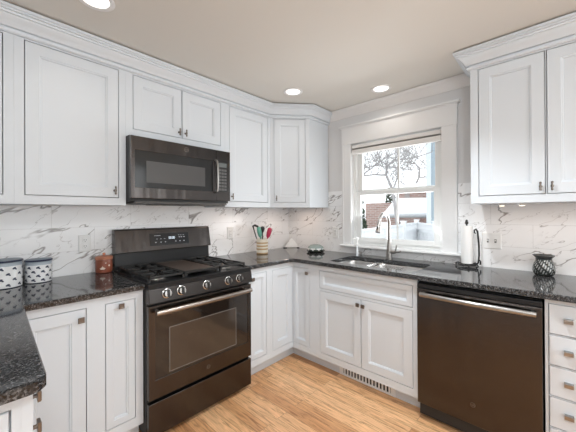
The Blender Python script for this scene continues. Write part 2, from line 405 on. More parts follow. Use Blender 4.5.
def cabinet(label, loc, rz, w, d, z0, z1, opens, toe=None, cat='cabinet', name='wall_cabinet', extra=None, carcass=True):
    """local frame: x right as seen, -y out, front face at y=0; opens = (u0,u1,z0,z1,kind,knob)"""
    t = thing(name, label, cat, (loc[0], loc[1], 0 if z0 < .5 else z0), rz); dz = t.location.z
    b = bmesh.new(); frame_sheet(b, 0, w, z0, z1, [o[:4] for o in opens], 0, .02)
    if carcass:      # hollow box: the gaps round the inset doors open on a dark interior
        for q in ((0, .016, .02, d, z0, z1), (w-.016, w, .02, d, z0, z1), (.016, w-.016, .02, d, z0, z0+.03), (.016, w-.016, .02, d, z1-.02, z1), (.016, w-.016, d-.008, d, z0+.03, z1-.02)): box(b, *q)
    if toe: box(b, 0, w, toe, d, 0, z0)
    for v in b.verts: v.co.z -= dz
    obj('body', b, white, t)
    g = .0036
    for o in opens:
        u0, u1, a, c, kind = o[:5]
        n = 'drawer' if kind == 'drawer' or kind == 'slab' else 'false_front' if kind == 'false' else 'door'
        b = door_mesh(u0+g, u1-g, a+g, c-g, st=.034 if kind in ('drawer', 'narrow', 'false') else .058, flat=kind == 'slab')
        for v in b.verts: v.co.z -= dz
        p = obj(n, b, white, t)
        for kn in (o[5] if len(o) > 5 and o[5] else []):
            (bar_knob if kn[2] == 'bar' else square_knob)(p, kn[0], kn[1]-dz)
    return t
ZUB, ZDB, ZDT = 1.3723, 1.4183, 2.2372
TOP = 2.34
A = lambda x: (x, FU)
dA = -FU-.0005
# upper row on the range wall
x0 = XL+.002
cabinet('white wall cabinet at the far left edge, cut off by the frame', A(x0), 0, -2.428-x0, dA, ZUB, TOP, [(.05, -2.468-x0, ZDB, ZDT, 'door')])
x0 = -2.4275
cabinet('tall wide white wall cabinet left of the microwave, above the canisters', A(x0), 0, 2.4275-1.899, dA, ZUB, TOP, [(-2.389-x0, -1.939-x0, ZDB, ZDT, 'door', [(-1.964-x0, 1.465, 'bar')])])
x0 = -1.8985
cabinet('short white two-door wall cabinet directly above the microwave', A(x0), 0, 1.8985-1.1345, dA, 1.8255, TOP, [(-1.8556-x0, -1.5125-x0, 1.8765, ZDT, 'door', [(-1.538-x0, 1.918, 'bar')]), (-1.5125-x0, -1.1741-x0, 1.8765, ZDT, 'door', [(-1.487-x0, 1.918, 'bar')])])
x0 = -1.134
cabinet('white single-door wall cabinet right of the microwave, above the utensil crock', A(x0), 0, 1.134-.6125, dA, ZUB, TOP, [(-1.0891-x0, -.6424-x0, ZDB, ZDT, 'door', [(-1.066-x0, 1.462, 'bar')])])
# diagonal corner cabinet
pA, pB = Vector((-.612, FU)), Vector((-.322, -.585))
wd = (pB-pA).length; rz = math.atan2(pB.y-pA.y, pB.x-pA.x)
t = cabinet('white diagonal corner wall cabinet between range wall and window', (pA.x, pA.y), rz, wd, .1, ZUB, TOP, [(.036, wd-.042, ZDB, ZDT, 'door', [(.062, 1.462, 'bar')])], carcass=False)
b = bmesh.new(); R = Matrix.Rotation(-rz, 2)
pts = [R @ (Vector(p)-pA) for p in ((-.6118, FU+.001), (-.326, -.5846), (-.0085, -.5846), (-.0085, -.0085), (-.6118, -.0085))]
pts[0] = Vector((.0005, .0205)); pts[1] = Vector((wd-.0005, .0205))
pts.insert(2, Vector((wd, 0)).lerp(Vector((wd, .02)), .05)); 
rr = poly_prism(b, pts, 0, TOP-ZUB); b.faces.new(rr[0][::-1]); b.faces.new(rr[-1]); obj('carcass', b, white, t)
# upper run right of the window
x0 = -1.956
cabinet('white two-door wall cabinet right of the window, above the switch plate', (-.3501, x0), -PI/2, .80, .341, ZUB, TOP, [(.042, .368, ZDB, ZDT, 'door', [(.345, 1.462, 'bar')]), (.372, .70, ZDB, ZDT, 'door', [(.395, 1.462, 'bar')])])
for k, y in enumerate((-2.098, -2.202)):
    b = bmesh.new(); lathe(b, [(.016, 0), (.022, .006), (.024, .014)], (0, 0, 0), 20, [0, 0]); lathe(b, [(.013, -.002), (.013, .0005)], (0, 0, 0), 16, [1])
    o = obj('puck_light', b, [plate, mat('puck_lens', (1, 1, 1), .4, emit=(1, .85, .65), es=5)], smooth=True); o.location = (-.16, y, ZUB-.0145)
    tag(o, 'small round puck light under the right wall cabinet, ' + ('the one nearer the window' if k == 0 else 'the one farther from the window'), 'light', 'under cabinet puck lights')
    o['group'] = 'under cabinet puck lights'

# base units -------------------------------------------------------
ZB0, ZB1 = .107, .882
ZD0, ZD1, ZS0 = .159, .838, .673
x0 = -2.455
cabinet('white base cabinet left of the range with blind-corner door and narrow pull-out', (x0, -.6095), 0, 2.455-1.9025, .60, ZB0, ZB1,
        [(.012, -2.1774-x0, ZD0, ZD1, 'door', [(-2.203-x0, .784, 'sq')]), (-2.095-x0, -1.943-x0, ZD0, ZD1, 'narrow', [(-2.019-x0, .812, 'sq')])], toe=.072, name='base_cabinet')
x0 = -1.140
cabinet('narrow white base cabinet right of the range with single slim door', (x0, -.6095), 0, 1.140-.885, .60, ZB0, ZB1,
        [(-1.100-x0, -.928-x0, ZD0, ZD1, 'narrow', [(-1.083-x0, .797, 'sq')])], toe=.072, name='base_cabinet')
# corner lazy susan: two door leaves meeting in the inside corner
t = thing('base_cabinet', 'white inside-corner base cabinet with two hinged leaves, between range and sink', 'cabinet', (-.6095, -.6095, 0))
b = bmesh.new()
frame_sheet(b, -.2745, -.0, ZB0, ZB1, [(-.2525, -.003, ZD0, ZD1)], 0, .02)
n0 = len(b.verts); frame_sheet(b, 0, .275, ZB0, ZB1, [(.003, .195, ZD0, ZD1)], 0, .02); b.verts.ensure_lookup_table()
RB = Matrix.Rotation(-PI/2, 4, 'Z')
for v in b.verts[n0:]: v.co = RB @ v.co
P = [(-.2745, .0205), (.0205, .0205), (.0205, -.275), (.60, -.275), (.60, .60), (-.2745, .60)]
for (q, za, zb) in ((P, ZB0, ZB1), ([(-.2745, .072), (.085, .072), (.085, -.275), (.60, -.275), (.60, .60), (-.2745, .60)], 0, ZB0)):
    rr = poly_prism(b, q, za, zb); b.faces.new(rr[0][::-1]); b.faces.new(rr[-1])
obj('body', b, white, t)
obj('door', door_mesh(-.2493, -.006, ZD0+.003, ZD1-.003, .058), white, t)
b = door_mesh(.006, .192, ZD0+.003, ZD1-.003, .04)
for v in b.verts: v.co = RB @ v.co
p = obj('door', b, white, t)
k = square_knob(p, .172, .797)
for v in k.data.vertices: v.co = RB @ v.co
# sink base and drawers on the window wall: local x runs toward -y
y0 = -.885; U = lambda y: y0-y
cabinet('wide white sink base with false drawer front above two doors', (-.6095, y0), -PI/2, U(-1.7015), .60, ZB0, ZB1,
        [(U(-.9123), U(-1.6723), .690, ZD1, 'false'), (U(-.9123), U(-1.2925), ZD0, ZS0, 'door', [(U(-1.272), .628, 'sq')]), (U(-1.2925), U(-1.6723), ZD0, ZS0, 'door', [(U(-1.3145), .626, 'sq')])],
        toe=.085, name='base_cabinet', carcass=False)
t = [o for o in bpy.data.objects if o.get('label', '').startswith('wide white sink base')][0]
obj('carcass', B((0, U(-1.7015), .5, .60, ZB0, ZB1), (0, .018, .02, .5, ZB0, ZB1), (U(-1.7015)-.018, U(-1.7015), .02, .5, ZB0, ZB1), (.018, U(-1.7015)-.018, .02, .5, ZB0, .62)), white, t)
y0 = -2.322
zz = [(.708, .86), (.553, .705), (.401, .550), (.246, .398), (.125, .243)]
cabinet('white five-drawer base stack right of the dishwasher', (-.6095, y0), -PI/2, .50, .60, ZB0, ZB1,
        [(U(-2.337), U(-2.337)+.155, a, c, 'slab', [(U(-2.409), (a+c)/2-.002, 'sq')]) for a, c in zz[:0]] +
        [(U(-2.334), .472, a, c, 'slab') for a, c in zz], toe=.085, name='base_cabinet')
t = [o for o in bpy.data.objects if o.get('label', '').startswith('white five-drawer')][0]
def cup_pull(parent, u, z):
    b = bmesh.new(); w, h = .017, .0125
    box(b, u-w, u+w, -.003, 0, z-h, z+h); box(b, u-w, u+w, -.022, -.003, z+h-.004, z+h); box(b, u-w, u+w, -.024, -.020, z-h*.5, z+h)
    box(b, u-w, u-w+.003, -.022, -.003, z-h*.6, z+h); box(b, u+w-.003, u+w, -.022, -.003, z-h*.6, z+h)
    obj('pull', b, nickel, parent, bevel=.001)
for p in [c for c in kids(t) if c.name.startswith('drawer')]:
    zc = sum((Vector(v.co).z for v in p.data.vertices))/len(p.data.vertices); cup_pull(p, U(-2.408), zc)
# left leg: cabinet under the near counter end
t = thing('base_cabinet', 'white end cabinet under the near left counter, side panel facing the camera', 'cabinet', (XL+.002, -1.42, 0))
w = -2.468-(XL+.002)
b = bmesh.new(); frame_sheet(b, 0, w, ZB0, ZB1, [(.05, w-.039, ZD0, .851)], 0, .02); box(b, 0, w, .02, .8, ZB0, ZB1); box(b, 0, w-.07, .02, .8, 0, ZB0)
box(b, w-.020, w-.0185, -.001, 0, ZB0, ZB1)
obj('body', b, white, t)
obj('end_panel', door_mesh(.0545, w-.0435, ZD0+.003, .8465, .058), white, t)
RL = Matrix.Rotation(PI/2, 4, 'Z'); RL.translation = Vector((w, 0, 0))
for (a, c, kz) in ((.775, .858, .828), (.67, .77, .745), (.16, .66, None)):
    b = door_mesh(.035, .20, a, c, .034, flat=True, yo=-.002)
    for v in b.verts: v.co = RL @ v.co
    p = obj('drawer' if kz else 'door', b, white, t)
    if kz:
        k = square_knob(p, .075, kz, y=-.004)
        for v in k.data.vertices: v.co = RL @ v.co

# floor register in the sink toe kick
t = thing('floor_register', 'white vent grille set in the toe kick below the sink', 'vent', (-.5245, -1.286, 0))
b = bmesh.new(); w = .233
for q in ((-.008, -.0005, -w, w, .002, .016), (-.008, -.0005, -w, w, .088, .1), (-.008, -.0005, -w, -w+.035, .016, .088), (-.008, -.0005, w-.035, w, .016, .088)): box(b, *q)
obj('frame', b, whitetrim, t, bevel=.001)
obj('dark_backing', B((-.0015, -.0005, -w+.035, w-.035, .016, .088)), dark, t)  # flat dark sheet stands in for the shade behind the louvers
for k in range(15):
    y = -w+.047+k*(2*w-.094)/14
    b = bmesh.new(); box(b, -.007, -.002, y-.0075, y+.0045, .016, .088); obj('louver', b, whitetrim, t)

# ------------------------------------------------------------------ countertops
def arc(cx, cy, r, a0, a1, n=6): return [(cx+r*math.cos(math.radians(a0+(a1-a0)*i/n)), cy+r*math.sin(math.radians(a0+(a1-a0)*i/n))) for i in range(n+1)]
b = bmesh.new()
pl = [(XL+.002, -.0085), (XL+.002, -1.452)] + arc(-2.441-.04, -1.452+.04, .04, -90, 0) + [(-2.418, -.638), (-1.9035, -.638), (-1.9035, -.0085)]
R_ = poly_prism(b, pl, .884, ZT, .005); b.faces.new(R_[0][::-1]); b.faces.new(R_[-1])
tag(obj('countertop', b, gran), 'polished black granite countertop left of the range, with near rounded end', 'countertop')
b = bmesh.new()
pr = [(-1.1385, -.0085), (-1.1385, -.638), (-.680, -.638)] + arc(-.680, -.678, .04, 90, 0, 4)[1:-1] + [(-.642, -.69), (-.642, -2.90), (-.0085, -2.90), (-.0085, -.0085)]
R_ = poly_prism(b, pr, .884, ZT, .005)
HX0, HX1, HY0, HY1 = -.545, -.165, -1.66, -.955
hole = arc(HX1-.05, HY1-.05, .05, 0, 90, 4)+arc(HX0+.05, HY1-.05, .05, 90, 180, 4)+arc(HX0+.05, HY0+.05, .05, 180, 270, 4)+arc(HX1-.05, HY0+.05, .05, 270, 360, 4)
HR = []
for z in (.884, ZT): HR.append([b.verts.new((x, y, z)) for x, y in hole])
n = len(hole)
for k in range(n): b.faces.new((HR[0][k], HR[1][k], HR[1][(k+1) % n], HR[0][(k+1) % n]))
for ring, hr in ((R_[0], HR[0]), (R_[-1], HR[1])):
    es = []
    for rg in (ring, hr):
        for k in range(len(rg)):
            e = b.edges.get((rg[k], rg[(k+1) % len(rg)])) or b.edges.new((rg[k], rg[(k+1) % len(rg)])); es.append(e)
    bmesh.ops.triangle_fill(b, edges=es, use_beauty=True)
tag(obj('countertop', b, gran), 'polished black granite countertop along the window wall, with sink cut-out', 'countertop')

# sink
t = thing('sink', 'undermount double-bowl stainless steel sink below the window', 'sink', ((HX0+HX1)/2, -1.30, .70))
def bowl(name, ya_, yb_):
    b = bmesh.new(); R = []
    xa, xb = HX0-.008, HX1+.008
    for ins, z in ((-.012, .883), (0, .883), (.004, .86), (.012, .74), (.03, .715), (.07, .708)):
        r = max(.055-ins*.3, .02); X0, X1, Y0, Y1 = xa+ins, xb-ins, ya_+ins, yb_-ins
        q = arc(X1-r, Y1-r, r, 0, 90, 4)+arc(X0+r, Y1-r, r, 90, 180, 4)+arc(X0+r, Y0+r, r, 180, 270, 4)+arc(X1-r, Y0+r, r, 270, 360, 4)
        R.append([b.verts.new((x, y, z)) for x, y in q])
    for i in range(len(R)-1):
        for k in range(len(R[0])): b.faces.new((R[i][k], R[i][(k+1) % len(R[0])], R[i+1][(k+1) % len(R[0])], R[i+1][k]))
    b.faces.new(R[-1])
    for v in b.verts: v.co -= t.location
    o = obj(name, b, sinkst, t, smooth='all')
    d = bmesh.new(); lathe(d, [(.045, 0), (.045, .003), (.032, .004), (.03, .001), (.001, .001)], (0, 0, 0), 24); dd = obj('drain', d, chrome, o, smooth=True)
    dd.location = Vector(((xa+xb)/2, (ya_+yb_)/2, .7085))-t.location
bowl('small_bowl', -1.205, -.947); bowl('large_bowl', -1.668, -1.23)

# faucet
t = thing('faucet', 'brushed nickel pull-down gooseneck faucet with side lever behind the sink', 'faucet', (-.105, -1.290, ZT))
b = bmesh.new(); lathe(b, [(.030, 0), (.030, .006), (.024, .010), (.021, .06), (.020, .10), (.017, .12), (.0165, .16), (.019, .163), (.019, .168), (.0145, .17), (.0145, .20)], (0, 0, 0), 24); obj('body', b, nickel, t, smooth=True)
pts = [(0, 0, .19), (0, 0, .30)]
for i in range(1, 13):
    a = math.radians(14*i); pts.append((-.092*(1-math.cos(a)), 0, .305+.092*math.sin(a)))
b = bmesh.new(); tube(b, pts, .0125, 14); obj('spout', b, nickel, t, smooth=True)
e = Vector(pts[-1]); d = (e-Vector(pts[-2])).normalized()
b = bmesh.new(); tube(b, [e, e+d*.01, e+d*.05, e+d*.085, e+d*.09], [.0135, .0155, .018, .022, .020], 16); sp = obj('spray_head', b, nickel, t, smooth=True)
b = bmesh.new(); q = e+d*.05; box(b, q.x-.026, q.x-.015, -.005, .005, q.z-.018, q.z+.016); obj('spray_button', b, black, sp, bevel=.002)
b = bmesh.new(); tube(b, [(0, 0, .062), (0, -.032, .062), (0, -.055, .062)], [.017, .017, .013], 14); tube(b, [(0, -.048, .062), (0, -.060, .085), (-.002, -.066, .125)], [.0075, .006, .0055], 10); tube(b, [(0, -.052, .062), (0.002, -.085, .066), (.004, -.102, .074)], [.009, .007, .006], 10); obj('lever', b, nickel, t, smooth=True)
# soap pump
t = thing('soap_dispenser', 'slim white pump soap dispenser left of the faucet behind the sink', 'soap dispenser', (-.125, -.99, ZT))
b = bmesh.new(); lathe(b, [(.010, 0), (.011, .004), (.0095, .06), (.006, .075), (.0045, .095)], (0, 0, 0), 18); obj('bottle', b, mat('pale_clear_plastic', (.86, .90, .93), .15), t, smooth=True)
b = bmesh.new(); lathe(b, [(.013, .095), (.013, .112), (.006, .114), (.005, .150), (.012, .152), (.012, .170), (.003, .173)], (0, 0, 0), 18); tube(b, [(0, 0, .162), (-.03, .018, .162), (-.045, .026, .152)], [.006, .005, .004], 10); obj('pump', b, plate, t, smooth=True)

# ------------------------------------------------------------------ range
RX0, RX1 = -1.897, -1.145
t = thing('gas_range', 'black stainless freestanding gas range with backguard and five knobs', 'range', ((RX0+RX1)/2, -.33, 0))
def rp(name, bm, m, parent=None, **k):
    for v in bm.verts: v.co -= Vector(((RX0+RX1)/2, -.33, 0))
    return obj(name, bm, m, parent or t, **k)
rp('body', B((RX0, RX1, -.635, -.03, .035, .885), (RX0+.02, RX1-.02, -.60, -.05, 0, .035)), dark)
# cooktop tray with front lip
b = bmesh.new()
for q in ((RX0, RX1, -.632, -.03, .885, .906), (RX0, RX1, -.672, -.632, .878, .912), (RX0, RX0+.014, -.632, -.075, .906, .918), (RX1-.014, RX1, -.632, -.075, .906, .918), (RX0+.014, RX1-.014, -.632, -.612, .906, .912)): box(b, *q)
rp('cooktop', b, enamel, bevel=.003)
# backguard
b = bmesh.new()
prof = [(-.012, .916), (-.074, .916), (-.066, 1.032), (-.105, 1.036), (-.072, 1.198), (-.058, 1.205), (-.012, 1.205)]
va = [[b.verts.new((x, y, z)) for y, z in prof] for x in (RX0+.004, RX1+.012)]
for k in range(len(prof)):
    f = b.faces.new((va[0][k], va[0][(k+1) % 7], va[1][(k+1) % 7], va[1][k])); f.material_index = 1 if k in (0, 1, 6) else 0
b.faces.new(va[0]).material_index = 0; b.faces.new(va[1][::-1]).material_index = 0
bg = rp('backguard', b, [steelb, enamel], bevel=.003)
fa = math.atan2(.033, .162)   # lean of the fascia
FM = Matrix.Translation((-1.498, -.0888, 1.1165)) @ Matrix.Rotation(-fa, 4, 'X')
b = bmesh.new(); box(b, -.158, .158, -.003, .002, -.047, .047); 
lit = mat('display_digits', (.8, .9, 1), .5, emit=(.75, .85, .95), es=.9); icon = mat('panel_print', (.45, .47, .5), .5)
rnd = random.Random(3)
def dash(u, v, w, h, mi): box(b, u-w/2, u+w/2, -.0038, -.003, v-h/2, v+h/2, mi)
for u in (-.105, -.075, -.045): dash(u, .004, .012, .004, 2)
for u in (-.115, -.075, -.04, .045, .08, .115): dash(u, -.022, .010, .007, 2)
for u in (.078, .096, .118): dash(u, .010, .012, .006, 2); dash(u-.004, .026, .01, .004, 2)
dash(-.1, .03, .05, .004, 2)
for u in (-.006, .006, .022, .034): dash(u-.004, .008, .0022, .016, 1); dash(u+.004, .008, .0022, .016, 1); dash(u, .016, .008, .0022, 1); dash(u, 0, .008, .0022, 1)
for v in b.verts: v.co = FM @ v.co
rp('control_display', b, [mat('display_glass', (.022, .023, .025), .12), lit, icon], bg)
# control panel with knobs
b = bmesh.new(); pr_ = [(-.636, .80), (-.688, .803), (-.676, .882), (-.636, .886)]
va = [[b.verts.new((x, y, z)) for y, z in pr_] for x in (RX0, RX1)]
for k in range(4): b.faces.new((va[0][k], va[0][(k+1) % 4], va[1][(k+1) % 4], va[1][k]))
b.faces.new(va[0]); b.faces.new(va[1][::-1]); cp = rp('control_panel', b, mat('dark_panel_steel', (.055, .05, .048), .22, .6), bevel=.003)
KA = math.atan2(.012, .079)
for x in (-1.796, -1.706, -1.531, -1.362, -1.266):
    M = Matrix.Translation((x, -.682, .848)) @ Matrix.Rotation(-KA, 4, 'X')
    b = bmesh.new(); lathe(b, [(.028, 0), (.028, .004), (.024, .006), (.0225, .022), (.020, .026), (.001, .0265)], (0, 0, 0), 28, [0, 1, 1, 1, 1], 0, 'y')
    box(b, -.005, .005, -.036, -.022, -.021, .021, 2)
    for v in b.verts: v.co = M @ v.co
    rp('knob', b, [enamel, chrome, black], cp, smooth=True)
# oven door
DZ0, DZ1 = .248, .785
b = bmesh.new(); frame_sheet(b, RX0+.002, RX1-.002, DZ0, DZ1, [(-1.858, -1.178, .357, .735)], -.672, -.638); 
od = rp('oven_door', b, steelb, bevel=.002)
rp('window_glass', B((-1.858, -1.178, -.668, -.640, .357, .735)), glassblk, od)
b = bmesh.new(); frame_sheet(b, -1.775, -1.282, .372, .640, [(-1.770, -1.287, .377, .635)], -.6692, -.668); rp('window_border', b, mat('grey_print', (.15, .14, .13), .4), od)
rp('inner_window', B((-1.770, -1.287, -.6688, -.6681, .377, .635)), glassin, od)
b = bmesh.new(); pts = [(-1.868+.706*i/16*0.98, -.712-.010*math.sin(PI*i/16), .752) for i in range(17)]
tube(b, pts, .0150, 16); 
for x in (-1.85, -1.195): tube(b, [(x, -.672, .752), (x, -.714, .752)], .011, 12)
rp('handle', b, bronze, od, smooth=True)
def badge(parent, fn, x, y, z, r):
    b = bmesh.new(); lathe(b, [(r, 0), (r, .0015), (r*.84, .002), (r*.82, .0012), (.0005, .0012)], (x, y, z), 28, [1, 1, 1, 0], 0, 'y')
    text_into(b, 'GE', r*1.05, Matrix.Translation((x, y-.0016, z)) @ Matrix.Rotation(PI/2, 4, 'X'), 1)
    return fn('badge', b, [steelb, pewter], parent)
badge(od, rp, -1.512, -.6722, .302, .013)
rp('drawer', B((RX0+.002, RX1-.002, -.670, -.638, .032, .226)), steelb, bevel=.003)
rp('trim_strip', B((RX0+.002, RX1-.002, -.650, -.638, .787, .799)), black)
# burners and grates
for (x, y, r) in ((-1.775, -.24, .04), (-1.775, -.49, .048), (-1.267, -.24, .04), (-1.267, -.49, .048), (-1.521, -.36, .04)):
    b = bmesh.new(); lathe(b, [(r*1.25, 0), (r*1.2, .006), (r, .007), (r, .013), (r*.8, .016), (.001, .0165)], (x, y, .906), 24, [1, 1, 0, 0, 0]); rp('burner', b, [iron, nickel], smooth=True)
def grate(xa, xb):
    b = bmesh.new(); ya_, yb_, z = -.618, -.105, .938; r = .0065; h = z+r
    def bar(x0_, x1_, y0_, y1_): box(b, min(x0_, x1_)-r, max(x0_, x1_)+r, min(y0_, y1_)-r, max(y0_, y1_)+r, z-r, h)
    for x in (xa, xb): bar(x, x, ya_, yb_)
    for y in (ya_, (ya_+yb_)/2, yb_): bar(xa, xb, y, y)
    xm = (xa+xb)/2
    for yc in (-.24, -.49):
        bar(xm, xm, yc+.035, yc+.115 if yc > -.3 else yc+.115); bar(xm, xm, yc-.115, yc-.035); bar(xa, xm-.035, yc, yc); bar(xm+.035, xb, yc, yc)
        for s in (-1, 1):
            for q in (-1, 1): tube(b, [(xm+s*.03, yc+q*.03, z), (xm+s*.085, yc+q*.085, z)], r*.9, 6)
    for x in (xa, xb):
        for y in (ya_, yb_, (ya_+yb_)/2): box(b, x-r, x+r, y-r, y+r, .9065, z)
    rp('grate', b, iron, bevel=.0015)
grate(-1.872, -1.660); grate(-1.382, -1.172)
b = bmesh.new(); ga, gb = -1.648, -1.394
for q in ((ga, gb, -.618, -.105, .9300, .9385), (ga, gb, -.625, -.60, .9385, .9445), (ga, gb, -.118, -.105, .9385, .9445), (ga, ga+.010, -.618, -.105, .9385, .9445), (gb-.010, gb, -.618, -.105, .9385, .9445)): box(b, *q)
for x in (ga+.01, gb-.01):
    for y in (-.61, -.12): box(b, x-.007, x+.007, y-.007, y+.007, .9065, .930)
box(b, ga+.011, gb-.011, -.599, -.119, .9385, .9392, 1)
rp('griddle', b, [iron, mat('seasoned_griddle', (.10, .075, .062), .38)], bevel=.0015)

# ------------------------------------------------------------------ microwave
MX0, MX1, MY = -1.8955, -1.1395, -.405
t = thing('microwave', 'dark stainless over-the-range microwave with keypad on the right', 'microwave', ((MX0+MX1)/2, -.2, 1.40))
def mp_(name, bm, m, parent=None, **k):
    for v in bm.verts: v.co -= Vector(((MX0+MX1)/2, -.2, 1.40))
    return obj(name, bm, m, parent or t, **k)
MZ0, MZ1 = 1.418, 1.823
mp_('body', B((MX0, MX1, MY+.03, -.012, 1.40, MZ1)), dark, bevel=.002)
mp_('vent_panel', B((MX0+.03, MX1-.03, MY+.01, -.06, 1.385, 1.40), (MX0+.2, MX0+.55, -.33, -.12, 1.380, 1.385)), mat('vent_grey', (.07, .068, .065), .5))
XS = -1.266
b = bmesh.new(); frame_sheet(b, MX0, XS-.002, MZ0, MZ1-.006, [(-1.871, -1.297, 1.488, 1.728)], MY, MY+.029); md = mp_('door', b, steelb, bevel=.002)
mp_('window_glass', B((-1.871, -1.297, MY+.003, MY+.028, 1.488, 1.728)), mat('black_microwave_glass', (.02, .021, .022), .1), md)
mp_('inner_window', B((-1.800, -1.368, MY+.0022, MY+.003, 1.523, 1.665)), mat('microwave_mesh_window', (.085, .085, .085), .3), md)
b = bmesh.new()
tube(b, [(-1.281, MY-.002, 1.735), (-1.283, MY-.030, 1.725), (-1.283, MY-.040, 1.68), (-1.283, MY-.042, 1.61), (-1.283, MY-.040, 1.535), (-1.283, MY-.030, 1.492), (-1.281, MY-.002, 1.482)], .0085, 12)
mp_('handle', b, nickel, md, smooth=True)
badge(md, mp_, -1.520, MY-.0002, 1.780, .017)
b = bmesh.new(); box(b, XS, MX1, MY, MY+.029, MZ0, MZ1-.006); pn = mp_('control_panel', b, steelb, bevel=.002)
b = bmesh.new(); box(b, -1.259, -1.167, MY-.002, MY+.002, 1.490, 1.732); mp_('keypad', b, black, pn)
mp_('display', B((-1.250, -1.176, MY-.0035, MY-.002, 1.685, 1.718)), mat('lcd_grey', (.17, .19, .19), .2), pn)
keym = mat('key_print', (.12, .12, .12), .5)
for r in range(7):
    for c in range(3): mp_('key', B((-1.250+c*.026, -1.228+c*.026, MY-.0035, MY-.002, 1.500+r*.0255, 1.517+r*.0255)), keym, pn)

# ------------------------------------------------------------------ dishwasher
t = thing('dishwasher', 'dark stainless dishwasher with bar handle right of the sink', 'dishwasher', (-.35, -2.011, 0))
def dp(name, bm, m, parent=None, **k):
    for v in bm.verts: v.co -= t.location
    return obj(name, bm, m, parent or t, **k)
DY0, DY1 = -2.3155, -1.7065
dp('body', B((-.60, -.02, DY0+.004, DY1-.004, .02, .868), (-.54, -.10, DY0+.02, DY1-.02, 0, .02)), dark)
dp('toe_panel', B((-.548, -.54, DY0+.002, DY1-.002, .005, .103)), black)
dd = dp('door', B((-.640, -.602, DY0+.002, DY1-.002, .108, .836)), steelb, bevel=.004)
dp('control_strip', B((-.636, -.602, DY0+.002, DY1-.002, .838, .864)), enamel, bevel=.003)
b = bmesh.new(); pts = [(-.672-.014*math.sin(PI*i/16), -1.738-(2.292-1.738)*i/16, .806) for i in range(17)]; tube(b, pts, .0145, 16)
for y in (-1.752, -2.278): tube(b, [(-.64, y, .806), (-.676, y, .806)], .011, 12)
dp('handle', b, nickel, dd, smooth=True)
def db(name, bm, m, parent):
    for v in bm.verts: v.co = RB @ v.co + Vector((-.6402, -2.012, .222))
    return dp(name, bm, m, parent)
badge(dd, db, 0, 0, 0, .013)

# ------------------------------------------------------------------ wall plates
def plate_thing(loc, rz, label, cat, kind, name):
    t = thing(name, label, cat, loc, rz); w = .058 if kind == 'switch2' else .036
    b = bmesh.new(); rings_panel(b, -w, w, -.058, .058, [(0, -.002), (.004, -.006)], 0); obj('cover_plate', b, plate, t)
    if kind == 'duplex':
        for z in (.021, -.021):
            b = bmesh.new(); lathe(b, [(.0165, .0055), (.0165, .0085), (.0155, .009)], (0, 0, z), 20, [0, 0], 0, 'y')
            for u in (-.006, .006): box(b, u-.0012, u+.0012, -.0095, -.0088, z-.001, z+.008, 1)
            box(b, -.002, .002, -.0095, -.0088, z-.010, z-.006, 1); obj('socket', b, [plate, black], t)
    elif kind == 'rocker':
        b = bmesh.new(); rings_panel(b, -.0165, .0165, -.0335, .0335, [(0, -.007), (.002, -.0095)], -.005)
        for z in (.016, -.016):
            for u in (-.006, .006): box(b, u-.0012, u+.0012, -.0102, -.0094, z-.003, z+.005, 1)
        obj('socket', b, [plate, mat('slot_grey', (.2, .2, .2), .6)], t)
    else:
        for u in (-.023, .023):
            b = bmesh.new(); rings_panel(b, u-.006, u+.006, -.013, .013, [(0, -.0065), (.001, -.0072)], -.005); box(b, u-.0036, u+.0036, -.018, -.006, -.002, .009, 1); obj('toggle', b, [mat('toggle_slot', (.12, .12, .12), .6), plate], t)
    return t
plate_thing((-2.055, -TB, 1.118), 0, 'white duplex outlet between the canisters and the range', 'outlet', 'duplex', 'wall_outlet')
plate_thing((-.857, -TB, 1.125), 0, 'white decorator outlet between the range and the utensil crock', 'outlet', 'rocker', 'wall_outlet')
plate_thing((-TB, -.672, 1.113), -PI/2, 'white decorator outlet beside the left window casing', 'outlet', 'rocker', 'wall_outlet')
plate_thing((-TB, -2.018, 1.108), -PI/2, 'white double toggle switch plate right of the paper towel holder', 'switch', 'switch2', 'light_switch')

# ------------------------------------------------------------------ counter objects
def canister(label, x, y, r, h):
    t = thing('canister', label, 'canister', (x, y, ZT), 0, 'leaf-print canisters')
    b = bmesh.new(); lathe(b, [(r-.004, 0), (r, .004), (r, h-.022), (r-.0015, h-.02), (r-.0015, h)], (0, 0, 0), 48, [1, 0, 0, 2])
    # leaf motif, raised a hair from the glaze
    rows = 4
    for j in range(rows):
        for k in range(9):
            a = 2*PI*(k+(.5 if j % 2 else 0))/9; z = .020+j*(h-.052)/(rows-1)
            for (du, dv, sx, sy, rot) in ((0, 0, .0098, .0054, .5), (.007, -.005, .007, .004, -.5)):
                vs = []
                for q in range(8):
                    c_, s_ = math.cos(2*PI*q/8)*sx, math.sin(2*PI*q/8)*sy
                    u = du+c_*math.cos(rot)-s_*math.sin(rot); v = dv+c_*math.sin(rot)+s_*math.cos(rot); aa = a+u/r
                    vs.append(b.verts.new(((r+.0012)*math.cos(aa), (r+.0012)*math.sin(aa), z+v)))
                b.faces.new(vs).material_index = 1
    obj('body', b, [ceram, navy, mat('grey_blue_glaze', (.40, .46, .52), .3)], t, smooth=True)
    b = bmesh.new(); lathe(b, [(r-.002, h), (r+.0035, h+.001), (r+.004, h+.008), (r+.001, h+.011), (r*.6, h+.0125), (.001, h+.013)], (0, 0, 0), 48, [1, 1, 1, 0, 0]); obj('lid', b, [slate, navy], t, smooth=True)
canister('larger leaf-print canister with blue-grey lid, cut by the left frame edge', -2.459, -.112, .080, .140)
canister('smaller leaf-print canister with blue-grey lid, nearer the outlet', -2.305, -.086, .0625, .124)
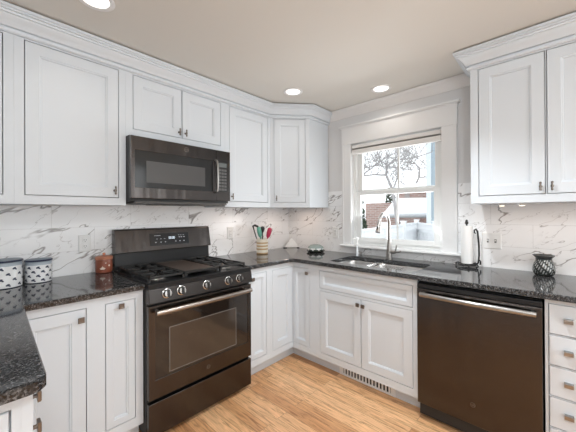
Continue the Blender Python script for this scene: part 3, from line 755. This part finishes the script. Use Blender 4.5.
# terracotta jar
t = thing('lidded_jar', 'small terracotta lidded jar with pale emblem beside the range', 'jar', (-1.957, -.068, ZT))
terr = mat('terracotta_glaze', (.27, .075, .04), .32); terr2 = mat('light_terracotta', (.50, .20, .12), .4); cream = mat('cream_slip', (.78, .66, .56), .5)
b = bmesh.new(); lathe(b, [(.044, 0), (.049, .004), (.051, .02), (.051, .075), (.049, .086), (.048, .090)], (0, 0, 0), 36)
def decal(b, cx, cz, pts, r, mi):
    vs = []
    for u, v in pts:
        a = cx+u/r; vs.append(b.verts.new(((r+.003)*math.cos(a), (r+.003)*math.sin(a), cz+v)))
    b.faces.new(vs).material_index = mi
A0 = math.atan2(-2.312, -.608)-.15
decal(b, A0, .034, [(-.017, 0), (-.010, -.007), (.010, -.007), (.017, 0), (.008, .006), (.002, .010), (0, .020), (-.002, .010), (-.008, .006)], .051, 1)
decal(b, A0+.75, .052, [(.006*math.cos(q*PI/4), .006*math.sin(q*PI/4)) for q in range(8)], .051, 1)
decal(b, A0+.35, .070, [(.004*math.cos(q*PI/4), .004*math.sin(q*PI/4)) for q in range(8)], .051, 1)
obj('body', b, [terr, cream], t, smooth=True)
b = bmesh.new(); lathe(b, [(.046, .090), (.053, .092), (.054, .108), (.048, .112), (.02, .116), (.008, .118), (.007, .124), (.010, .129), (.008, .135), (.001, .136)], (0, 0, 0), 36); obj('lid', b, terr2, t, smooth=True)
# crock
CX, CYY = -.606, -.200
t = thing('utensil_crock', 'cream stoneware crock with tan stripes in the corner right of the range', 'crock', (CX, CYY, ZT))
creamg = mat('cream_glaze', (.80, .74, .63), .3); tan = mat('tan_stripe_glaze', (.50, .33, .16), .35)
zs = [0, .004, .014, .026, .042, .056, .072, .086, .102, .116, .134, .148]
b = bmesh.new(); prof = [(.052 if z == 0 else .0575 if 0 < z < .14 else .060, z) for z in zs]+[(.054, .148), (.052, .02), (.001, .018)]
lathe(b, prof, (0, 0, 0), 36, [1, 1, 0, 0, 1, 0, 1, 0, 1, 0, 0, 0, 0, 0]); obj('body', b, [creamg, tan], t, smooth=True)
def utensil(name, label, cat, base, tip, m, build, m2=None, k=.74):
    base = Vector((CX+base[0], CYY+base[1], ZT+.024)); tip = Vector((CX+tip[0], CYY+tip[1], ZT+tip[2]))
    o = thing(name, label, cat, base); b = bmesh.new(); d = tip-base
    tube(b, [Vector((0, 0, 0)), d*k*.7, d*k], [.005, .0055, .006], 10); obj('handle', b, m, o, smooth=True)
    b = bmesh.new(); build(b, d*k, d); obj('head', b, m2 or m, o, smooth=True); return o
blk = mat('black_nylon', (.015, .015, .016), .4); teal = mat('sea_green_silicone', (.14, .40, .32), .45); red = mat('crimson_silicone', (.50, .03, .09), .4)
def hookhead(b, a, e):
    w = Vector((.68, -.73, 0)); tube(b, [a, a.lerp(e, .6), e, e+w*.02+Vector((0, 0, .008)), e+w*.045+Vector((0, 0, -.002)), e+w*.062-Vector((0, 0, .03)), e+w*.07-Vector((0, 0, .06))], [.005, .006, .010, .012, .011, .008, .005], 10)
def paddle(b, a, e):
    d = (e-a); tube(b, [a, a+d*.15, a+d*.5, a+d*.9, e], [.006, .018, .024, .022, .008], 12)
def roundhead(b, a, e):
    d = (e-a); tube(b, [a, a+d*.3, a+d*.65, a+d*.9, e], [.007, .018, .025, .020, .005], 12)
utensil('spatula', 'black hooked cooking utensil leaning left in the striped crock', 'utensil', (-.012, .016), (-.070, .060, .275), blk, hookhead)
utensil('spoon', 'sea-green silicone spoon standing in the striped crock', 'utensil', (.0, -.010), (-.030, .020, .268), teal, paddle, None, .56)
utensil('ladle', 'black round-headed ladle at the middle of the striped crock', 'utensil', (.014, .012), (.004, .0, .272), blk, roundhead)
utensil('turner', 'crimson spatula leaning right in the striped crock', 'utensil', (.004, -.024), (.054, -.060, .258), red, paddle, None, .56)
# white corner tile on little feet
t = thing('corner_board', 'small white triangular board standing in the counter corner', 'board', (-.056, -.100, ZT))
b = bmesh.new(); n_ = Vector((-1, -1, 0)).normalized(); u_ = Vector((1, -1, 0)).normalized()
tri = [(-.088, .006), (.088, .006), (.005, .108), (-.005, .108)]
v0 = [b.verts.new(u_*u+Vector((0, 0, z))-n_*(-.004+z*.2)) for u, z in tri]; v1 = [b.verts.new(u_*u+Vector((0, 0, z))-n_*(.008+z*.2)) for u, z in tri]
b.faces.new(v0); b.faces.new(v1[::-1])
for k in range(4): b.faces.new((v0[k], v0[(k+1) % 4], v1[(k+1) % 4], v1[k]))
obj('panel', b, plate, t)
for s in (-1, 1):
    b = bmesh.new(); c = u_*(.078*s); 
    vs = [c+u_*a+n_*q for a, q in ((-.02, -.012), (.02, -.012), (.02, .018), (-.02, .018))]
    lo = [b.verts.new(v) for v in vs]; hi = [b.verts.new(v+Vector((0, 0, .008))) for v in vs]
    b.faces.new(lo); b.faces.new(hi)
    for k in range(4): b.faces.new((lo[k], lo[(k+1) % 4], hi[(k+1) % 4], hi[k]))
    obj('foot', b, black, t)
# covered dish
t = thing('covered_dish', 'dark green covered dish with white scalloped band near the window corner', 'dish', (-.165, -.532, ZT), math.radians(-45))
gdk = mat('dark_green_glaze', (.035, .05, .042), .2); ggr = mat('grey_green_glaze', (.30, .36, .34), .2)
b = bmesh.new(); wob = lambda a, i: .04*math.cos(16*a)
lathe(b, [(.05, 0), (.084, .006), (.096, .019), (.090, .022), (.06, .019)], (0, 0, 0), 64, None, 0, 'z', None); obj('plate', b, gdk, t, smooth=True)
b = bmesh.new(); S_ = 64
lathe(b, [(.080, .0205), (.083, .031), (.081, .044), (.073, .060), (.050, .074), (.022, .080), (.001, .081)], (0, 0, 0), S_, lambda i, k: 1 if (i == 1 and (k % 8) < 6) or (i == 0 and 1 < (k % 8) < 4) else (0 if i < 1 else 2), 0, 'z', lambda a, i: .03*math.cos(8*a) if i < 3 else 0)
obj('cover', b, [gdk, plate, ggr], t, smooth='all')
# paper towel
t = thing('paper_towel_holder', 'black wrought-iron paper towel stand right of the window', 'paper towel holder', (-.085, -1.876, ZT))
b = bmesh.new(); ring = [(.058*math.cos(2*PI*k/28), .058*math.sin(2*PI*k/28), .018) for k in range(28)]; tube(b, ring, .0045, 8, 0, True)
for a in (200, 250, 320, 75):
    q = math.radians(a); c_, s_ = math.cos(q), math.sin(q); tube(b, [(0, 0, .018), (.045*c_, .045*s_, .018), (.066*c_, .066*s_, .026), (.080*c_, .080*s_, .018), (.078*c_, .078*s_, .005)], .0045, 8)
obj('base', b, iron, t, smooth='all')
b = bmesh.new(); tube(b, [(0, 0, .015), (0, 0, .318)], .005, 10); lathe(b, [(.005, .312), (.011, .318), (.012, .328), (.008, .336), (.008, .344), (.001, .348)], (0, 0, 0), 16); obj('rod', b, iron, t, smooth=True)
b = bmesh.new(); ax, ay = .02, -.068
tube(b, [(ax, ay+.01, .018), (ax, ay, .035), (ax, ay-.005, .09), (ax, ay-.004, .17), (ax, ay+.002, .24), (ax, ay+.004, .262), (ax, ay+.014, .278), (ax, ay+.024, .270), (ax, ay+.023, .252), (ax, ay+.014, .246)], [.006, .006, .006, .006, .006, .0065, .0065, .006, .005, .004], 10)
tube(b, [(ax, ay-.012, .02), (ax, ay-.014, .045), (ax, ay-.002, .06)], [.006, .005, .004], 8)
obj('arm', b, iron, t, smooth='all')
b = bmesh.new(); lathe(b, [(.012, .026), (.0365, .026), (.037, .03), (.037, .298), (.0365, .302), (.012, .302)], (0, 0, 0), 36)
o = obj('paper_towel_roll', b, paperw, smooth=True); o.location = (-.085, -1.876, ZT); tag(o, 'white paper towel roll on the black iron stand', 'paper towel')
# hatched glass jar
t = thing('candle_jar', 'dark glass jar with silver lattice and ruffled rim on right counter', 'jar', (-.105, -2.304, ZT))
b = bmesh.new(); rows = 9
pj = [(.040, 0), (.046, .004), (.052, .014), (.0555, .025), (.0565, .036), (.056, .047), (.054, .058), (.051, .069), (.047, .080), (.043, .090), (.0405, .100), (.040, .108)]
lathe(b, pj, (0, 0, 0), 48, lambda i, k: 1 if 1 < i < 10 and k % 2 == 0 and (i+k//2) % 3 != 0 else 0, .5); obj('body', b, [mat('smoked_glass', (.02, .024, .022), .12), mat('silver_lattice', (.36, .36, .35), .3, .6)], t, smooth='all')
b = bmesh.new(); lathe(b, [(.040, .107), (.044, .114), (.050, .122), (.054, .129), (.050, .130), (.040, .120), (.035, .112)], (0, 0, 0), 72, None, 0, 'z', lambda a, i: .05*math.cos(12*a) if i in (2, 3, 4) else 0); obj('rim', b, mat('pewter_glass', (.10, .10, .095), .25, .4), t, smooth='all')

# ------------------------------------------------------------------ recessed lights, added spots
first = None
cans = [(-2.162, -.728, 'recessed ceiling light at the top left, above the left cabinets'), (-.692, -.702, 'recessed ceiling light in front of the diagonal corner cabinet'), (-.225, -1.282, 'recessed ceiling light above the sink window')]
added_spots = [(-1.12, -1.80), (-.9, -3.2), (-2.2, -4.0)]  # unseen spots without fixtures, added to brighten floor and lower cabinets
for i, (x, y, lab) in enumerate(cans+[(x, y, 'added ceiling spot without a fixture') for x, y in added_spots]):
    if i == 0:
        t = first = thing('ceiling_light', lab, 'ceiling light', (x, y, ZC), 0, 'recessed ceiling lights')
        b = bmesh.new(); lathe(b, [(.082, -.0005), (.082, -.004), (.078, -.006), (.060, -.004), (.058, -.0005)], (0, 0, 0), 40); obj('trim_ring', b, whitetrim, t, smooth=True)
        b = bmesh.new(); lathe(b, [(.058, -.0005), (.0575, -.0025), (.001, -.003)], (0, 0, 0), 40); obj('lens', b, lampm, t, smooth=True)
    elif i < 3: dup(first, (x, y, ZC), None, lab)
    l = bpy.data.lights.new('can_or_added_beam', 'SPOT'); l.energy = 3.2 if i < 3 else 95 if i == 3 else 40; l.color = (1, .93, .84) if i < 3 else (.90, .96, 1); l.spot_size = math.radians(150 if i < 3 else 120); l.spot_blend = .7; l.shadow_soft_size = .06  # beams of the visible cans and of the added spots
    o = bpy.data.objects.new('can_or_added_beam', l); COL.objects.link(o); o.location = (x, y, ZC-.02)

# ------------------------------------------------------------------ outside
GZ = -.55
struct(obj('ground', B((.16, 60, -40, 50, GZ-.1, GZ)), groundm))
def run(name_label, p0, p1, top, first=0):
    t = thing('vinyl_fence', name_label, 'fence', (p0[0], p0[1], GZ)); d = Vector((p1[0]-p0[0], p1[1]-p0[1], 0)); L = d.length; t.rotation_euler = (0, 0, math.atan2(d.y, d.x)); H = top-GZ
    n = max(1, round(L/1.9))
    for i in range(first, n+1):
        x = L*i/n; obj('post', B((x-.06, x+.06, -.06, .06, 0, H+.06), (x-.075, x+.075, -.075, .075, H+.06, H+.09)), fencem, t)
    b = bmesh.new(); box(b, 0, L, -.03, .03, .1, .22); box(b, 0, L, -.03, .03, H-.28, H-.20); box(b, 0, L, -.03, .03, H-.05, H)
    k = int(L/.15)
    for i in range(k): x = (i+.5)*L/k; box(b, x-.062, x+.062, -.012, .012, .2, H-.2); 
    for i in range(k*2): x = (i+.5)*L/k/2; box(b, x-.015, x+.015, -.01, .01, H-.2, H-.05)
    obj('panel', b, fencem, t)
run('white vinyl fence outside, seen through the left part of the window', (2.2, .35), (7.24, 1.03), 1.0)
run('white vinyl fence return outside, right of the corner post', (7.20, .975), (4.5, -.85), 1.0, 1)
# brick house with pale porch roof in front
t = thing('brick_house', 'red brick house with a pale roof, beyond the fence outside', 'house', (15, 4.8, GZ))
def hp(name, bm, m, parent=None, **k):
    for v in bm.verts: v.co -= Vector((15, 4.8, GZ))
    return obj(name, bm, m, parent or t, **k)
hp('wall', B((16.3, 22, 1.9, 5.3, GZ, 2.70)), brick)
hp('side_wing', B((12.6, 16.3, 3.9, 5.7, GZ, 1.85)), brick)
b = bmesh.new(); q = [(13.3, 4.25, 2.0), (14.6, 2.5, 2.0), (14.9, 2.2, 2.0), (12.5, 1.8, 1.1), (12.26, 2.05, 1.15), (10.85, 3.85, 1.15)]
vv = [[b.verts.new((x, y, z+dz)) for x, y, z in q] for dz in (0, .12)]
b.faces.new(vv[0]); b.faces.new(vv[1])
for k in range(6): b.faces.new((vv[0][k], vv[0][(k+1) % 6], vv[1][(k+1) % 6], vv[1][k]))
pr2 = hp('porch_roof', b, roofm)
b = bmesh.new(); tube(b, [(10.8, 3.86, 1.13), (12.2, 2.02, 1.13), (12.5, 1.8, 1.09)], .06, 8); hp('gutter', b, mat('gutter_grey', (.5, .5, .5), .6), pr2)
b = bmesh.new(); vv = [[b.verts.new((x, y, z)) for x, y, z in qq] for qq in ([(15.9, 1.75, 2.7), (15.9, 5.6, 2.7), (19, 5.6, 3.3), (19, 1.75, 3.3)], [(15.9, 1.75, 2.8), (15.9, 5.6, 2.8), (19, 5.6, 3.4), (19, 1.75, 3.4)])]
b.faces.new(vv[0]); b.faces.new(vv[1])
for k in range(4): b.faces.new((vv[0][k], vv[0][(k+1) % 4], vv[1][(k+1) % 4], vv[1][k]))
hp('main_roof', b, roofm)
for y in (4.75, 3.35): hp('window', B((16.26, 16.31, y-.16, y+.16, 2.15, 2.62)), mat('dark_pane', (.4, .36, .35), .2))
# neighbour with clapboard siding
t = thing('clapboard_house', 'blue-grey clapboard house at the right edge of the window view', 'house', (9.27, -1.915, GZ))
b = bmesh.new()
for k in range(44): z = k*.13; x = -.27; vs = [b.verts.new(p) for p in ((x-.02, 3.18, z), (x, 3.18, z+.13), (x, -3.5, z+.13), (x-.02, -3.5, z))]; b.faces.new(vs); f2 = [b.verts.new(p) for p in ((x-.02, 3.18, z), (x-.02, -3.5, z), (x, -3.5, z), (x, 3.18, z))]; b.faces.new(f2)
box(b, -.26, 4, -3.5, 3.17, 0, 5.72); obj('siding', b, clap, t)
obj('corner_board', B((-.31, -.18, 3.02, 3.19, 0, 5.72)), mat('pale_blue_trim', (.72, .78, .82), .6), t)
obj('roof', B((-.4, 4.3, -3.8, 3.3, 5.72, 5.9)), roofm, t)
# bare trees
def tree(label, x, y, h, seed, r0=.11, lean=(0, 0)):
    rnd = random.Random(seed); b = bmesh.new()
    def br(p, d, L, r, lev):
        pts = [p]; rs = [r]; q = p; dd = d.copy()
        for i in range(4):
            dd = (dd+Vector((rnd.uniform(-.22, .22), rnd.uniform(-.22, .22), rnd.uniform(-.08, .14)))).normalized(); q = q+dd*L/4; pts.append(q); rs.append(r*(1-.13*(i+1)))
        tube(b, pts, rs, 5 if lev else 8)
        if lev < 4:
            for k in range(rnd.choice((3, 4)) if lev < 3 else 3):
                i = rnd.choice((2, 3, 4)); a = rnd.uniform(0, 2*PI); s = rnd.uniform(.45, .95)
                u, w = frame_axes(dd); nd = (dd+(u*math.cos(a)+w*math.sin(a))*s).normalized()
                br(pts[i], nd, L*rnd.uniform(.55, .78), rs[i]*.58, lev+1)
    br(Vector((0, 0, 0)), Vector((lean[0], lean[1], 1)).normalized(), h*.36, r0, 0)
    o = obj('bare_tree', b, bark); o.location = (x, y, GZ); tag(o, label, 'tree', 'bare winter trees outside'); return o
def bough_tree(label, x, y, seed, k_=1, sc=1):
    rnd = random.Random(seed); b = bmesh.new(); w = Vector((.6817, -.7316, 0)); f = Vector((.7316, .6817, 0))
    P = lambda u, z, d=0: w*(u*k_*sc)+f*d*sc+Vector((0, 0, (1.316+(z-1.316)*sc if z > 1 else z)-GZ))
    def twig(p, d, L, r, lev):
        pts = [p]; q = p; dd = d.normalized()
        for i in range(3):
            dd = (dd+Vector((rnd.uniform(-.35, .35), rnd.uniform(-.35, .35), rnd.uniform(-.1, .3)))).normalized(); q = q+dd*L/3; pts.append(q)
        tube(b, pts, [r, r*.85, r*.7, r*.5], 5)
        if lev:
            for k in range(3): twig(pts[rnd.choice((1, 2, 3))], dd+Vector((rnd.uniform(-.9, .9), rnd.uniform(-.9, .9), rnd.uniform(-.3, .8))), L*.62, r*.62, lev-1)
    limbs = [([P(.15, GZ), P(.16, 1.0), P(.05, 2.1, .1), P(-.17, 2.62, .1), P(-.16, 2.93, .0), P(.05, 3.1, -.1), P(.62, 3.14, -.25), P(1.2, 3.32, -.4)], .10, .022),
             ([P(-.17, 2.62, .1), P(-.55, 2.66, .3), P(-.95, 2.64, .5), P(-1.5, 2.78, .7)], .05, .026),
             ([P(-.95, 2.64, .5), P(-.66, 2.86, .2), P(-.3, 3.15, 0), P(.15, 3.38, -.2), P(.45, 3.75, -.4)], .034, .014),
             ([P(-1.4, 2.86, .3), P(-.85, 2.88, .1), P(-.5, 2.95, .1), P(.0, 2.93, .3), P(.7, 2.9, .5)], .026, .014),
             ([P(.05, 2.1, .1), P(.35, 2.5, .5), P(.55, 3.0, .9), P(1.0, 3.6, 1.3)], .045, .018)]
    for pts, ra, rb in limbs:
        n = len(pts); tube(b, pts, [(ra+(rb-ra)*i/(n-1))*.62*(1+.6*(sc-1)) for i in range(n)], 7)
        for i in range(1, n):
            for k in range(4):
                t_ = rnd.random(); p = pts[i-1].lerp(pts[i], t_)
                if p.z > 2.3: twig(p, Vector((rnd.uniform(-1, 1), rnd.uniform(-1, 1), rnd.uniform(0, 1.2))), rnd.uniform(.5, .95)*sc, .010*(1+.6*(sc-1)), 2)
    o = obj('bare_tree', b, bark); o.location = (x, y, GZ); tag(o, label, 'tree', 'bare winter trees outside')
bough_tree('bare winter tree with the thickest boughs, nearest beyond the fence', 7.21, 1.83, 3)
bough_tree('bare winter tree of fine twigs rising behind the brick house', 20.6, 5.75, 9, -1, 2.1)
tree('bare winter tree far left behind the fence, by the evergreen shrub', 19, 9.6, 9, 12, .14)
def shrub(label, x, y, z, r, h, seed):
    rnd = random.Random(seed); b = bmesh.new()
    for k in range(240):
        a = rnd.uniform(0, 2*PI); u = rnd.random(); rr = r*(1-u*.75)*math.sqrt(rnd.random()); p = Vector((rr*math.cos(a), rr*math.sin(a), u*h))
        n1 = Vector((rnd.uniform(-1, 1), rnd.uniform(-1, 1), rnd.uniform(-.5, 1))).normalized()*.22; n2 = n1.cross(Vector((rnd.random(), rnd.random(), 1))).normalized()*.1
        vs = [b.verts.new(p-n1), b.verts.new(p+n2), b.verts.new(p+n1), b.verts.new(p-n2)]; b.faces.new(vs)
    o = obj('evergreen_shrub', b, shrubm); o.location = (x, y, z); tag(o, label, 'shrub', 'evergreens outside')
shrub('dark evergreen by the brick wing at the left of the window', 10.9, 5.25, GZ, .7, 2.6, 1)
shrub('evergreen top showing above the brick house roof, right of centre', 24.5, 5.1, GZ, 1.0, 4.1, 2)
shrub('evergreen top showing above the left end of the brick house', 21, 7.9, GZ, .8, 3.9, 4)
